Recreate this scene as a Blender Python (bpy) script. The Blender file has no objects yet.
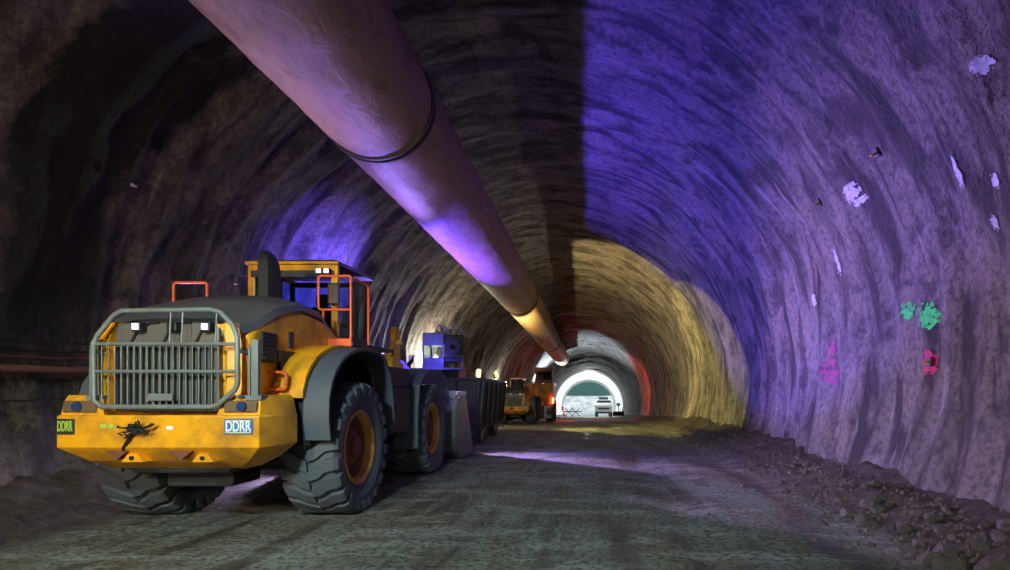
import bpy, bmesh, math, random
from mathutils import Vector, Matrix, noise
random.seed(7)
PI = math.pi
C = bpy.context.scene.collection
sc = bpy.context.scene
F, VX, VY, EYE = 560.0, 588.0, 388.0, 1.74      # focal length (px), vanishing point, eye height

# ------------------------------------------------------------------ helpers
class MB:
    def __init__(s): s.v = []; s.f = []
    def add(s, vs, fs):
        n = len(s.v); s.v += [tuple(v) for v in vs]; s.f += [tuple(i+n for i in f) for f in fs]; return s
    def box(s, x0, x1, y0, y1, z0, z1, bev=0.0):
        if bev > 0:
            b = bmesh.new(); bmesh.ops.create_cube(b, size=1)
            for v in b.verts: v.co = Vector(((x0+x1)/2+v.co.x*(x1-x0), (y0+y1)/2+v.co.y*(y1-y0), (z0+z1)/2+v.co.z*(z1-z0)))
            bmesh.ops.bevel(b, geom=b.edges[:], offset=bev, segments=2, affect='EDGES', profile=.5)
            b.verts.index_update(); s.add([v.co for v in b.verts], [[v.index for v in f.verts] for f in b.faces]); b.free(); return s
        return s.add([(x0,y0,z0),(x1,y0,z0),(x1,y1,z0),(x0,y1,z0),(x0,y0,z1),(x1,y0,z1),(x1,y1,z1),(x0,y1,z1)],
                     [(0,3,2,1),(4,5,6,7),(0,1,5,4),(1,2,6,5),(2,3,7,6),(3,0,4,7)])
    def loft(s, rings, cap=True, closed=True):
        n = len(rings[0]); vs = [p for r in rings for p in r]; fs = []
        for k in range(len(rings)-1):
            for i in range(n if closed else n-1):
                j = (i+1) % n; fs.append((k*n+i, k*n+j, (k+1)*n+j, (k+1)*n+i))
        if cap: fs += [tuple(range(n))[::-1], tuple((len(rings)-1)*n+i for i in range(n))]
        return s.add(vs, fs)
    def tube(s, pts, r, n=10, cap=True):
        pts = [Vector(p) for p in pts]; rings = []
        t0 = (pts[1]-pts[0]).normalized()
        up = Vector((0,0,1)) if abs(t0.z) < .9 else Vector((1,0,0))
        a = t0.cross(up).normalized()
        for i, p in enumerate(pts):
            if i == 0: t = t0; m = 1
            elif i == len(pts)-1: t = (p-pts[i-1]).normalized(); m = 1
            else:
                t1 = (p-pts[i-1]).normalized(); t2 = (pts[i+1]-p).normalized(); t = (t1+t2).normalized()
                m = 1
            a = (a - t*a.dot(t)).normalized(); b = t.cross(a)
            rr = r[i] if isinstance(r, (list, tuple)) else r
            rings.append([p+(a*math.cos(2*PI*k/n)+b*math.sin(2*PI*k/n))*rr*m for k in range(n)])
        return s.loft(rings, cap)
    def prism(s, poly, axis, a, b, taper=1.0):
        def P(u, v, w): return (w,u,v) if axis == 'x' else (u,w,v) if axis == 'y' else (u,v,w)
        return s.loft([[P(u,v,a) for u,v in poly], [P(u,v,b) for u,v in poly]])
    def strip(s, path, x0, x1, th):          # a sheet following a (y,z) path, thickness th inward
        n = len(path); out = []; inn = []
        for i in range(n):
            a = Vector(path[max(i-1,0)]); b = Vector(path[min(i+1,n-1)]); d = (b-a).normalized()
            nn = Vector((-d.y, d.x)); p = Vector(path[i]); out.append(p); inn.append(p-nn*th)
        return s.prism([tuple(p) for p in out]+[tuple(p) for p in inn[::-1]], 'x', x0, x1)
    def lathe(s, prof, n=48, axis='x', c=(0,0,0), closed=False):
        rings = []
        for k in range(n):
            t = 2*PI*k/n; row = []
            for (r, h) in prof:
                u, v = r*math.cos(t), r*math.sin(t)
                row.append({'x':(c[0]+h,c[1]+u,c[2]+v),'y':(c[0]+u,c[1]+h,c[2]+v),'z':(c[0]+u,c[1]+v,c[2]+h)}[axis])
            rings.append(row)
        m = len(prof); vs = [p for r in rings for p in r]; fs = []
        for k in range(n):
            for i in range(m if closed else m-1):
                j = (i+1) % m; k2 = (k+1) % n
                fs.append((k*m+i, k*m+j, k2*m+j, k2*m+i))
        return s.add(vs, fs)
    def build(s, name, mat, parent=None, smooth=None, loc=None):
        me = bpy.data.meshes.new(name); me.from_pydata(s.v, [], s.f); me.validate()
        b = bmesh.new(); b.from_mesh(me); bmesh.ops.recalc_face_normals(b, faces=b.faces[:]); b.to_mesh(me); b.free()
        o = bpy.data.objects.new(name, me); C.objects.link(o); me.materials.append(mat)
        if smooth is not None:
            for p in me.polygons: p.use_smooth = True
            if smooth < 179: me.set_sharp_from_angle(angle=math.radians(smooth))
        if parent: o.parent = parent
        if loc: o.location = loc
        return o

def tag(o, label=None, cat=None, group=None, kind=None):
    if label: o['label'] = label
    if cat: o['category'] = cat
    if group: o['group'] = group
    if kind: o['kind'] = kind
    return o
def empty(name, loc, label, cat, group=None, rz=0, scale=1):
    o = bpy.data.objects.new(name, None); C.objects.link(o); o.location = loc; o.rotation_euler = (0,0,rz); o.scale = (scale,)*3
    o.empty_display_size = .2
    return tag(o, label, cat, group)
def copy_tree(o, parent=None):
    c = o.copy(); C.objects.link(c); c.parent = parent
    for ch in list(o.children): copy_tree(ch, c)
    return c

# ------------------------------------------------------------------ materials
def newmat(name):
    m = bpy.data.materials.new(name); m.use_nodes = True
    nt = m.node_tree; b = nt.nodes['Principled BSDF']; return m, nt, b
def N(nt, t, **kw):
    n = nt.nodes.new(t)
    for k, v in kw.items():
        if k in n.inputs: n.inputs[k].default_value = v
        else: setattr(n, k, v)
    return n
def ramp(nt, src, stops, L=True):
    r = nt.nodes.new('ShaderNodeValToRGB'); e = r.color_ramp.elements
    while len(e) < len(stops): e.new(.5)
    for i, (p, c) in enumerate(stops): e[i].position = p; e[i].color = (*c, 1) if isinstance(c, (tuple, list)) else (c,c,c,1)
    nt.links.new(src, r.inputs[0]); return r.outputs[0]
def noisetex(nt, vec, scale, detail=4, rough=.6, dist=0):
    n = N(nt, 'ShaderNodeTexNoise', Scale=scale, Detail=detail, Roughness=rough, Distortion=dist)
    nt.links.new(vec, n.inputs['Vector']); return n.outputs['Fac']
def mapping(nt, vec, sc_=(1,1,1), loc=(0,0,0)):
    n = nt.nodes.new('ShaderNodeMapping'); n.inputs['Scale'].default_value = sc_; n.inputs['Location'].default_value = loc
    nt.links.new(vec, n.inputs['Vector']); return n.outputs[0]
def mix(nt, fac, a, b, blend='MIX'):
    n = nt.nodes.new('ShaderNodeMix'); n.data_type = 'RGBA'; n.blend_type = blend
    for src, i in ((fac, 0), (a, 6), (b, 7)):
        if hasattr(src, 'links'): nt.links.new(src, n.inputs[i])
        elif i == 0: n.inputs[0].default_value = src
        else: n.inputs[i].default_value = (*src, 1)
    return n.outputs[2]
def bump(nt, b, h, strength, dist):
    n = N(nt, 'ShaderNodeBump', Strength=strength, Distance=dist); nt.links.new(h, n.inputs['Height']); nt.links.new(n.outputs[0], b.inputs['Normal'])
def simple(name, col, rough=.5, metal=0, dirt=None, amt=.5, scale=3, bmp=.0, spec=.5):
    m, nt, b = newmat(name)
    b.inputs['Roughness'].default_value = rough; b.inputs['Metallic'].default_value = metal
    b.inputs['Specular IOR Level'].default_value = spec
    tc = nt.nodes.new('ShaderNodeTexCoord').outputs['Object']
    nf = noisetex(nt, tc, scale, 6, .65)
    d = dirt or tuple(c*.6 for c in col)
    f = ramp(nt, nf, [(.42, 0.0), (.7, amt)])
    nt.links.new(mix(nt, f, col, d), b.inputs['Base Color'])
    if bmp: bump(nt, b, noisetex(nt, tc, scale*8, 4), bmp, .01)
    return m
def emis(name, col, st):
    m, nt, b = newmat(name); b.inputs['Base Color'].default_value = (*col,1)
    b.inputs['Emission Color'].default_value = (*col,1); b.inputs['Emission Strength'].default_value = st; return m

M = {}
M['yellow'] = simple('yellow_paint', (.90,.39,.01), .33, dirt=(.26,.11,.03), amt=.85, scale=2.2)
M['orange_rail'] = simple('orange_rail_paint', (.95,.13,.02), .45)
M['grey_steel'] = simple('grey_steel_tube', (.20,.23,.21), .5, .2, dirt=(.10,.08,.06))
M['dark'] = simple('dark_steel', (.035,.035,.037), .55, .1, dirt=(.06,.05,.04))
M['black'] = simple('black_plastic', (.012,.012,.013), .6)
M['cover'] = simple('hood_cover_grey', (.085,.085,.09), .45, dirt=(.14,.12,.10), amt=.7)
M['rubber'] = simple('tyre_rubber', (.085,.105,.12), .75, dirt=(.13,.11,.09), amt=.6, scale=5, bmp=.3)
M['flare'] = simple('rubber_flare', (.07,.085,.10), .6, dirt=(.12,.11,.10), amt=.5)
M['rim'] = simple('rim_paint', (.75,.36,.06), .5, dirt=(.3,.12,.04), amt=.8)
M['hub'] = simple('hub_iron', (.20,.06,.03), .7)
M['grille'] = simple('grille_steel', (.13,.12,.10), .5, .3, dirt=(.2,.16,.11), amt=.7)
M['bucket'] = simple('worn_bucket_steel', (.20,.23,.24), .4, .5, dirt=(.16,.12,.08), amt=.6)
M['lamp_lens'] = emis('work_lamp_glass', (.85,.9,1), .7)
M['blue_lens'] = simple('blue_lamp_glass', (.03,.05,.12), .1)
M['sign_yellow'] = simple('sign_yellow', (.75,.65,.12), .5)
M['sign_blue'] = simple('sign_blue', (.05,.16,.42), .4)
M['sign_dark'] = simple('sign_dark', (.03,.04,.03), .4)
M['sign_white'] = simple('sign_white', (.85,.88,.85), .5)
M['sign_green'] = simple('sign_green_yellow', (.45,.6,.08), .5)
M['white'] = simple('white_paint', (.75,.77,.78), .4, dirt=(.4,.38,.35), amt=.4)
M['red'] = simple('red_paint', (.5,.03,.02), .4)
M['rig_blue'] = simple('rig_paint', (.22,.24,.40), .45, dirt=(.1,.1,.1), amt=.5)
M['concrete'] = simple('lining_white', (.80,.83,.84), .6, dirt=(.6,.64,.66), amt=.5, scale=.4)
gm, nt, b = newmat('cab_glass')
b.inputs['Base Color'].default_value = (.55,.75,.85,1); b.inputs['Roughness'].default_value = .03
b.inputs['Transmission Weight'].default_value = 1; b.inputs['IOR'].default_value = 1.15
M['glass'] = gm

def rock_mat(name, left=False, right=False):
    m, nt, b = newmat(name)
    g = nt.nodes.new('ShaderNodeNewGeometry').outputs['Position']
    at = nt.nodes.new('ShaderNodeAttribute'); at.attribute_name = 'arc'; arc = at.outputs['Vector']   # (arc length, y, 0)
    big = noisetex(nt, g, .35, 4, .6, .4)
    streak = noisetex(nt, mapping(nt, arc, (.45, 1.9, 1)), 1.0, 4, .55, .8)
    blot = noisetex(nt, g, 1.3, 6, .62, .3)
    fine = noisetex(nt, g, 9, 6, .7)
    col = mix(nt, ramp(nt, big, [(.3,0.0),(.7,1.0)]), (.28,.225,.17), (.19,.175,.165))
    col = mix(nt, ramp(nt, streak, [(.38,.9),(.50,0.0)]), col, (.035,.032,.03))
    col = mix(nt, ramp(nt, streak, [(.54,0.0),(.70,.7)]), col, (.34,.30,.25))
    col = mix(nt, ramp(nt, fine, [(.38,.65),(.54,0.0)]), col, (.06,.052,.045))
    col = mix(nt, ramp(nt, blot, [(.38,.8),(.50,0.0)]), col, (.06,.05,.045))
    # pale lime drips that run down the arc
    drip = noisetex(nt, mapping(nt, arc, (.30, 4.0, 1)), 1.3, 3, .5, .4)
    col = mix(nt, ramp(nt, drip, [(.66,0.0),(.74,.5)]), col, (.5,.48,.44))
    if left:   # black band in the rock round the first bays
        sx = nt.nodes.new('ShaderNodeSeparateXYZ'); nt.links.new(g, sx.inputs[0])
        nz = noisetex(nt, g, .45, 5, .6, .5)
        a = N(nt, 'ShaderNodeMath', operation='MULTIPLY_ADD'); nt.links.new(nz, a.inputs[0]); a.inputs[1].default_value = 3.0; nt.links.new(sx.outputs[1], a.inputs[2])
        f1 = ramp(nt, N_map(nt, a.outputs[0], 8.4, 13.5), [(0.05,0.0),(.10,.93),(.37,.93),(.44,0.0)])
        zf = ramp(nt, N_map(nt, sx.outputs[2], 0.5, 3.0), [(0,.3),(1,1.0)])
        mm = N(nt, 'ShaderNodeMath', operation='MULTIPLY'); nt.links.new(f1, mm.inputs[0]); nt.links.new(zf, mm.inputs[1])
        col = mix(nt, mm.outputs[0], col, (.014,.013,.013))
    nt.links.new(col, b.inputs['Base Color'])
    b.inputs['Roughness'].default_value = .72; b.inputs['Specular IOR Level'].default_value = .35
    h = N(nt, 'ShaderNodeMath', operation='MULTIPLY_ADD'); nt.links.new(fine, h.inputs[0]); h.inputs[1].default_value = .3; nt.links.new(blot, h.inputs[2])
    bump(nt, b, h.outputs[0], 1.0, .22)
    return m
def N_map(nt, src, a, b_):
    n = nt.nodes.new('ShaderNodeMapRange'); n.inputs[1].default_value = a; n.inputs[2].default_value = b_; nt.links.new(src, n.inputs[0]); return n.outputs[0]

def dirt_mat():
    m, nt, b = newmat('haul_road_dirt')
    g = nt.nodes.new('ShaderNodeNewGeometry').outputs['Position']
    big = noisetex(nt, mapping(nt, g, (.9,.35,1)), .9, 5, .6, .5)
    rut = noisetex(nt, mapping(nt, g, (2.2,.22,1)), 1.2, 6, .6, .4)
    cross = noisetex(nt, mapping(nt, g, (.5,1.8,1)), 1.1, 6, .65, .5)
    fine = noisetex(nt, g, 14, 6, .7)
    col = mix(nt, ramp(nt, big, [(.38,0.0),(.62,1.0)]), (.22,.17,.10), (.30,.34,.26))
    col = mix(nt, ramp(nt, rut, [(.40,.85),(.50,0.0)]), col, (.085,.055,.03))
    col = mix(nt, ramp(nt, cross, [(.50,0.0),(.62,.75)]), col, (.42,.45,.38))
    col = mix(nt, ramp(nt, fine, [(.40,.8),(.53,0.0)]), col, (.05,.035,.02))
    at = nt.nodes.new('ShaderNodeAttribute'); at.attribute_name = 'bank'
    soil = mix(nt, ramp(nt, noisetex(nt, g, 4, 6, .7), [(.4,0.0),(.65,1.0)]), (.055,.042,.028), (.15,.115,.07))
    col = mix(nt, at.outputs['Fac'], col, soil)
    nt.links.new(col, b.inputs['Base Color'])
    nt.links.new(ramp(nt, rut, [(.3,.35),(.55,.85)]), b.inputs['Roughness'])
    h = N(nt, 'ShaderNodeMath', operation='MULTIPLY_ADD'); nt.links.new(fine, h.inputs[0]); h.inputs[1].default_value = .5; nt.links.new(cross, h.inputs[2])
    bump(nt, b, h.outputs[0], 1.0, .2)
    return m
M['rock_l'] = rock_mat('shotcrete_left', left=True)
M['rock_c'] = rock_mat('shotcrete_crown')
M['rock_r'] = rock_mat('shotcrete_right', right=True)
M['dirt'] = dirt_mat()
M['stone'] = simple('broken_stone', (.15,.12,.09), .8, dirt=(.06,.045,.035), amt=.8, scale=6, bmp=.6)
M['gravel'] = simple('loose_gravel', (.17,.13,.09), .85, dirt=(.10,.075,.05), amt=.9, scale=9, bmp=.8)

def duct_mat():
    m, nt, b = newmat('duct_fabric')
    tc = nt.nodes.new('ShaderNodeNewGeometry').outputs['Position']
    n1 = noisetex(nt, mapping(nt, tc, (1,.25,1)), 1.4, 6, .65, .5)
    n2 = noisetex(nt, mapping(nt, tc, (3,1.2,3)), 2.2, 6, .7, .8)
    col = mix(nt, ramp(nt, n1, [(.35,0.0),(.7,1.0)]), (.44,.27,.13), (.30,.18,.10))
    col = mix(nt, ramp(nt, n2, [(.3,.7),(.5,0.0)]), col, (.13,.075,.045))
    nt.links.new(col, b.inputs['Base Color']); b.inputs['Roughness'].default_value = .6
    bump(nt, b, n2, .4, .05)
    return m
M['duct'] = duct_mat()

# ------------------------------------------------------------------ the tunnel
def sstep(a, b, t):
    t = max(0, min(1, (t-a)/(b-a))); return t*t*(3-2*t)
def CX(y): return -1.35 + 1.40*sstep(18, 75, y) + .12*sstep(70,110,y)
def FZ(y):
    if y < 18: return 0.0
    if y < 28: return -.045*(y-18)**2/20
    return -.225 - .045*(y-28)
R0, ZC = 6.5, 2.2
A0 = math.asin(2.45/R0)            # the profile runs a little below the floor
def fbm(v, o=4):
    s = 0; a = .5; 
    for i in range(o): s += a*noise.noise(v); v = v*2.03; a *= .5
    return s
def rr(theta, y):
    arc = theta*R0
    r = R0 + .10*fbm(Vector((arc*.22, y*.9, 3.1)), 4) * (1.5)
    r += .16*noise.noise(Vector((arc*.18, y*.33, 7.7)))
    r += .05*abs(math.sin(PI*y/.72 + 2.2*noise.noise(Vector((arc*.3, y*.25, 1)))))*(1+.8*noise.noise(Vector((arc*.5, y*.5, 4))))
    r += .09*noise.noise(Vector((arc*.55, y*1.5, 19.0)))
    r += .05*fbm(Vector((arc*1.1, y*1.7, 9.0)), 3)
    return r
def shell_pt(theta, y):            # theta 0 = right springing height of centre, PI = left
    r = rr(theta, y) if y < 101 else R0-.1
    return Vector((CX(y)+r*math.cos(theta), y, FZ(y)+ZC+r*math.sin(theta)))
ys = []; y = -9.0
while y < 100.9:
    ys.append(y); y += .11 if y < 22 else .11 + (y-22)*.010
ys.append(101.0)
def shell(name, t0, t1, mat, n, yl=ys):
    vs = []; fs = []; at = []
    for j, y in enumerate(yl):
        for i in range(n+1):
            th = t0+(t1-t0)*i/n
            p = shell_pt(th, y); vs.append(p); at += [th*R0, y, 0]
    for j in range(len(yl)-1):
        for i in range(n):
            a = j*(n+1)+i; fs.append((a, a+1, a+n+2, a+n+1))
    me = bpy.data.meshes.new(name); me.from_pydata(vs, [], fs)
    l = me.attributes.new('arc', 'FLOAT_VECTOR', 'POINT'); l.data.foreach_set('vector', at)
    o = bpy.data.objects.new(name, me); C.objects.link(o); me.materials.append(mat)
    for p in me.polygons: p.use_smooth = True
    return tag(o, kind='structure')
TS = math.radians(62)
shell('wall_right', -A0, TS, M['rock_r'], 84)
shell('ceiling', TS, PI-TS, M['rock_c'], 56)
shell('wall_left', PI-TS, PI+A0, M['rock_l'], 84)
yl2 = [101.0, 101.01, 104, 106.9, 107.0] ; 
shell('wall_lining', -A0, PI+A0, M['rock_c'], 60, [101.0, 103, 105])
def ring_wall(name, y0, y1, r0, r1, mat):
    n = 64; m_ = MB(); 
    for (ya, ra, yb, rb) in ((y0, r0, y0, r1), (y0, r1, y1, r1)):
        vs = []; 
        for (yy, r) in ((ya, ra), (yb, rb)):
            for i in range(n+1):
                th = -A0+(PI+2*A0)*i/n; vs.append((CX(yy)+r*math.cos(th), yy, FZ(yy)+ZC+r*math.sin(th)))
        m_.add(vs, [(i, i+1, n+2+i, n+1+i) for i in range(n)])
    return tag(m_.build(name, mat, smooth=40), kind='structure')
ring_wall('trim_1', 105, 140, 6.7, 6.35, M['concrete'])

# floor
def floor_h(x, y):
    u = x - CX(y)
    h = .035*fbm(Vector((x*.8, y*.5, 0)), 4)*1.6 + .02*noise.noise(Vector((x*4, y*3, 2)))
    h += -.05*math.exp(-((x-1.1-.2*math.sin(y*.15))/.28)**2) - .04*math.exp(-((x-3.0-.2*math.sin(y*.2))/.3)**2)
    # bank along the right wall
    toe = 4.95 + .35*noise.noise(Vector((y*.35, 3, 5))) - .4*sstep(11, 16, y)
    b_ = max(0, u-toe)
    h += b_*.27*(1+.35*noise.noise(Vector((x*2, y*1.5, 8)))) + (.05*noise.noise(Vector((x*6, y*6, 3))) if b_ > 0 else 0)
    bl = max(0, -u-5.15+.3*noise.noise(Vector((y*.4, 9, 5))))
    h += bl*.45*(1+.4*noise.noise(Vector((x*2, y*1.5, 8)))) + (.05*noise.noise(Vector((x*6, y*6, 3))) if bl > 0 else 0)
    return FZ(y) + h
fy = []; y = -9.0
while y < 140: fy.append(y); y += .10 if y < 14 else .10+(y-14)*.02
fy.append(141)
nx = 130; vs = []; fs = []
for y in fy:
    for i in range(nx+1):
        x = CX(y) - 6.9 + 13.8*i/nx; vs.append((x, y, floor_h(x, y)))
for j in range(len(fy)-1):
    for i in range(nx):
        a = j*(nx+1)+i; fs.append((a, a+1, a+nx+2, a+nx+1))
me = bpy.data.meshes.new('floor'); me.from_pydata(vs, [], fs); bk_ = me.attributes.new('bank', 'FLOAT', 'POINT'); bk_.data.foreach_set('value', [sstep(4.6, 5.2, abs(v[0]-CX(v[1]))) for v in vs]); me.materials.append(M['dirt'])
fo = bpy.data.objects.new('floor', me); C.objects.link(fo); tag(fo, kind='structure')
for p in me.polygons: p.use_smooth = True
# closed end behind the camera
bw = MB(); vs = [(-1.35, -8.6, 2.2)]; n = 40
for i in range(n+1):
    th = -A0+(PI+2*A0)*i/n; vs.append((-1.35+6.9*math.cos(th), -8.6, 2.2+6.9*math.sin(th)))
bw.add(vs, [(0, i+1, i+2) for i in range(n)]+[(0, n+1, 1)])
tag(bw.build('wall_back', M['rock_c']), kind='structure')

def on_shell(px, py, off=0.0):     # the wall point seen at a pixel of the 1010x570 frame
    dx, dz = (px-VX)/F, (VY-py)/F
    lo, hi = 2.0, 110.0
    t = 2.0
    while t < 110:
        x, y, z = dx*t, t, EYE+dz*t
        ux, uz = x-CX(y), z-FZ(y)-ZC
        if math.hypot(ux, uz) > rr(math.atan2(uz, ux) if uz > -3 or ux > 0 else 0, y): break
        t += .02
    th = math.atan2(uz, ux); th = th if th > -PI/2 else th+2*PI
    return th, y

# ------------------------------------------------------------------ ventilation duct
DR = .86
def duct_c(y):
    return Vector((-3.20 + .15*sstep(20,66,y), y, 6.05 - .80*sstep(18, 74, y)*1.1))
def ring_at(c, r, y, n=64, wr=0):
    out = []
    for i in range(n):
        th = 2*PI*i/n
        q = r*(1+wr*noise.noise(Vector((math.cos(th)*2, math.sin(th)*2, y*1.7)))+wr*.8*noise.noise(Vector((math.cos(th)*5, math.sin(th)*5, y*3+th*1.2))))
        out.append((c.x+q*math.cos(th), y, c.z+q*math.sin(th)))
    return out
duct = empty('ventilation_duct', (duct_c(8.5).x, 8.5, 0), 'long round tan fabric air duct slung under the tunnel crown', 'duct')
def duct_piece(name, y0, y1, end=False):
    m = MB(); rings = []; k = max(8, int((y1-y0)/.15)) if y0 < 20 else 30
    for i in range(k+1):
        y = y0+(y1-y0)*i/k
        e = min(y-y0, y1-y); sag = 1 - .03*math.exp(-e/.12)
        rings.append(ring_at(duct_c(y), DR*sag, y, wr=.018 if y < 25 else .008))
    if end:
        c = duct_c(y1)
        rings.append([((x-c.x)*.95+c.x, y1, (z-c.z)*.95+c.z) for x,_,z in rings[-1]])
        rings.append([((x-c.x)*.93+c.x, y1-2, (z-c.z)*.93+c.z) for x,_,z in rings[-1]])
    m.loft(rings, cap=False)
    o = m.build(name, M['duct'], duct, smooth=180); o.location = -duct.location
    return o
js = [-8.4, 8.5, 26, 46, 66]
for i in range(4): duct_piece('duct_section', js[i], js[i+1], i == 3)
for yj in js[1:4]:
    m = MB(); c = duct_c(yj)
    for dy, r in ((-.06, DR*1.0), (.06, DR*1.0)):
        m.lathe([(r-.035, -.03+dy), (r+.012, -.035+dy), (r+.025, dy), (r+.012, .035+dy), (r-.035, .03+dy)], 64, 'y', (c.x, yj, c.z))
    o = m.build('joint_band', M['stone'] if False else simple('band_strap', (.10,.07,.04), .6), duct, smooth=60); o.location = -duct.location

# ------------------------------------------------------------------ wheels
WR, WW = .91, .72
def make_wheel(parent, side, y, R=WR, W=WW, xo=1.52, name='tire', lugs=22):
    """side +1: outer face towards +x"""
    x1 = xo*side; x0 = (xo-W)*side; cx = (x0+x1)/2; h = W/2
    e = bpy.data.objects.new(name, None)
    s_ = R/.91
    prof = [(.50*s_, -h*.72), (.56*s_, -h*.86), (.68*s_, -h*1.0), (.78*s_, -h*.97), (.845*s_, -h*.86), (.86*s_, -h*.6), (.862*s_, 0),
            (.86*s_, h*.6), (.845*s_, h*.86), (.78*s_, h*.97), (.68*s_, h*1.0), (.56*s_, h*.86), (.50*s_, h*.72)]
    m = MB(); m.lathe(prof, 64, 'x', (0,0,0))
    for k in range(lugs):
        for sd in (-1, 1):
            ph = 2*PI*(k + (.5 if sd > 0 else 0))/lugs
            w = 2*PI/lugs
            # slanted bar from the middle out over the shoulder
            sec = []
            for (xx, sh, r0_, r1_, wd) in ((.02, .62, .855, .912, .30), (.34, .42, .855, .915, .34), (.62, .08, .855, .915, .34), (.92, .0, .81, .908, .34), (1.05, .0, .73, .865, .33)):
                a0 = ph + (sh-wd)*w; a1 = ph+(sh+wd)*w
                sec.append([(sd*h*xx, r*s_*math.cos(a), r*s_*math.sin(a)) for r, a in ((r0_, a0), (r1_, a0+.05*w), (r1_, a1-.05*w), (r0_, a1))])
            m.loft(sec)
    t = m.build(name, M['rubber'], parent, smooth=35); t.location = (cx, y, R)
    rm = MB(); s = side
    rm.lathe([(.50*s_, s*h*.70), (.525*s_, s*h*.84), (.50*s_, s*h*.88), (.455*s_, s*h*.80), (.435*s_, s*h*.55)], 48)
    r = rm.build('rim', M['rim'], t, smooth=40)
    hb = MB(); hb.lathe([(.45*s_, s*h*.62), (.42*s_, s*h*.40), (.36*s_, s*h*.28), (.24*s_, s*h*.33), (.235*s_, s*h*.52), (.17*s_, s*h*.60), (.15*s_, s*h*.72), (0, s*h*.74)], 32)
    for k in range(12):
        a = 2*PI*k/12; hb.tube([(s*h*.3, .33*s_*math.cos(a), .33*s_*math.sin(a)), (s*h*.42, .33*s_*math.cos(a), .33*s_*math.sin(a))], .018, 6)
    hb.build('hub', M['hub'], t, smooth=40)
    return t

def text_mesh(txt, size, mat, parent, name='lettering', loc=(0,0,0), rot=(PI/2,0,0), ext=.004):
    cu = bpy.data.curves.new('t', 'FONT'); cu.body = txt; cu.size = size; cu.extrude = ext; cu.align_x = 'CENTER'; cu.align_y = 'CENTER'; cu.offset = size*.02
    to = bpy.data.objects.new('t', cu); C.objects.link(to)
    bpy.context.view_layer.update()
    me = bpy.data.meshes.new_from_object(to.evaluated_get(bpy.context.evaluated_depsgraph_get()))
    bpy.data.objects.remove(to)
    o = bpy.data.objects.new(name, me); C.objects.link(o); me.materials.clear(); me.materials.append(mat)
    o.parent = parent; o.location = loc; o.rotation_euler = rot
    return o

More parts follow.
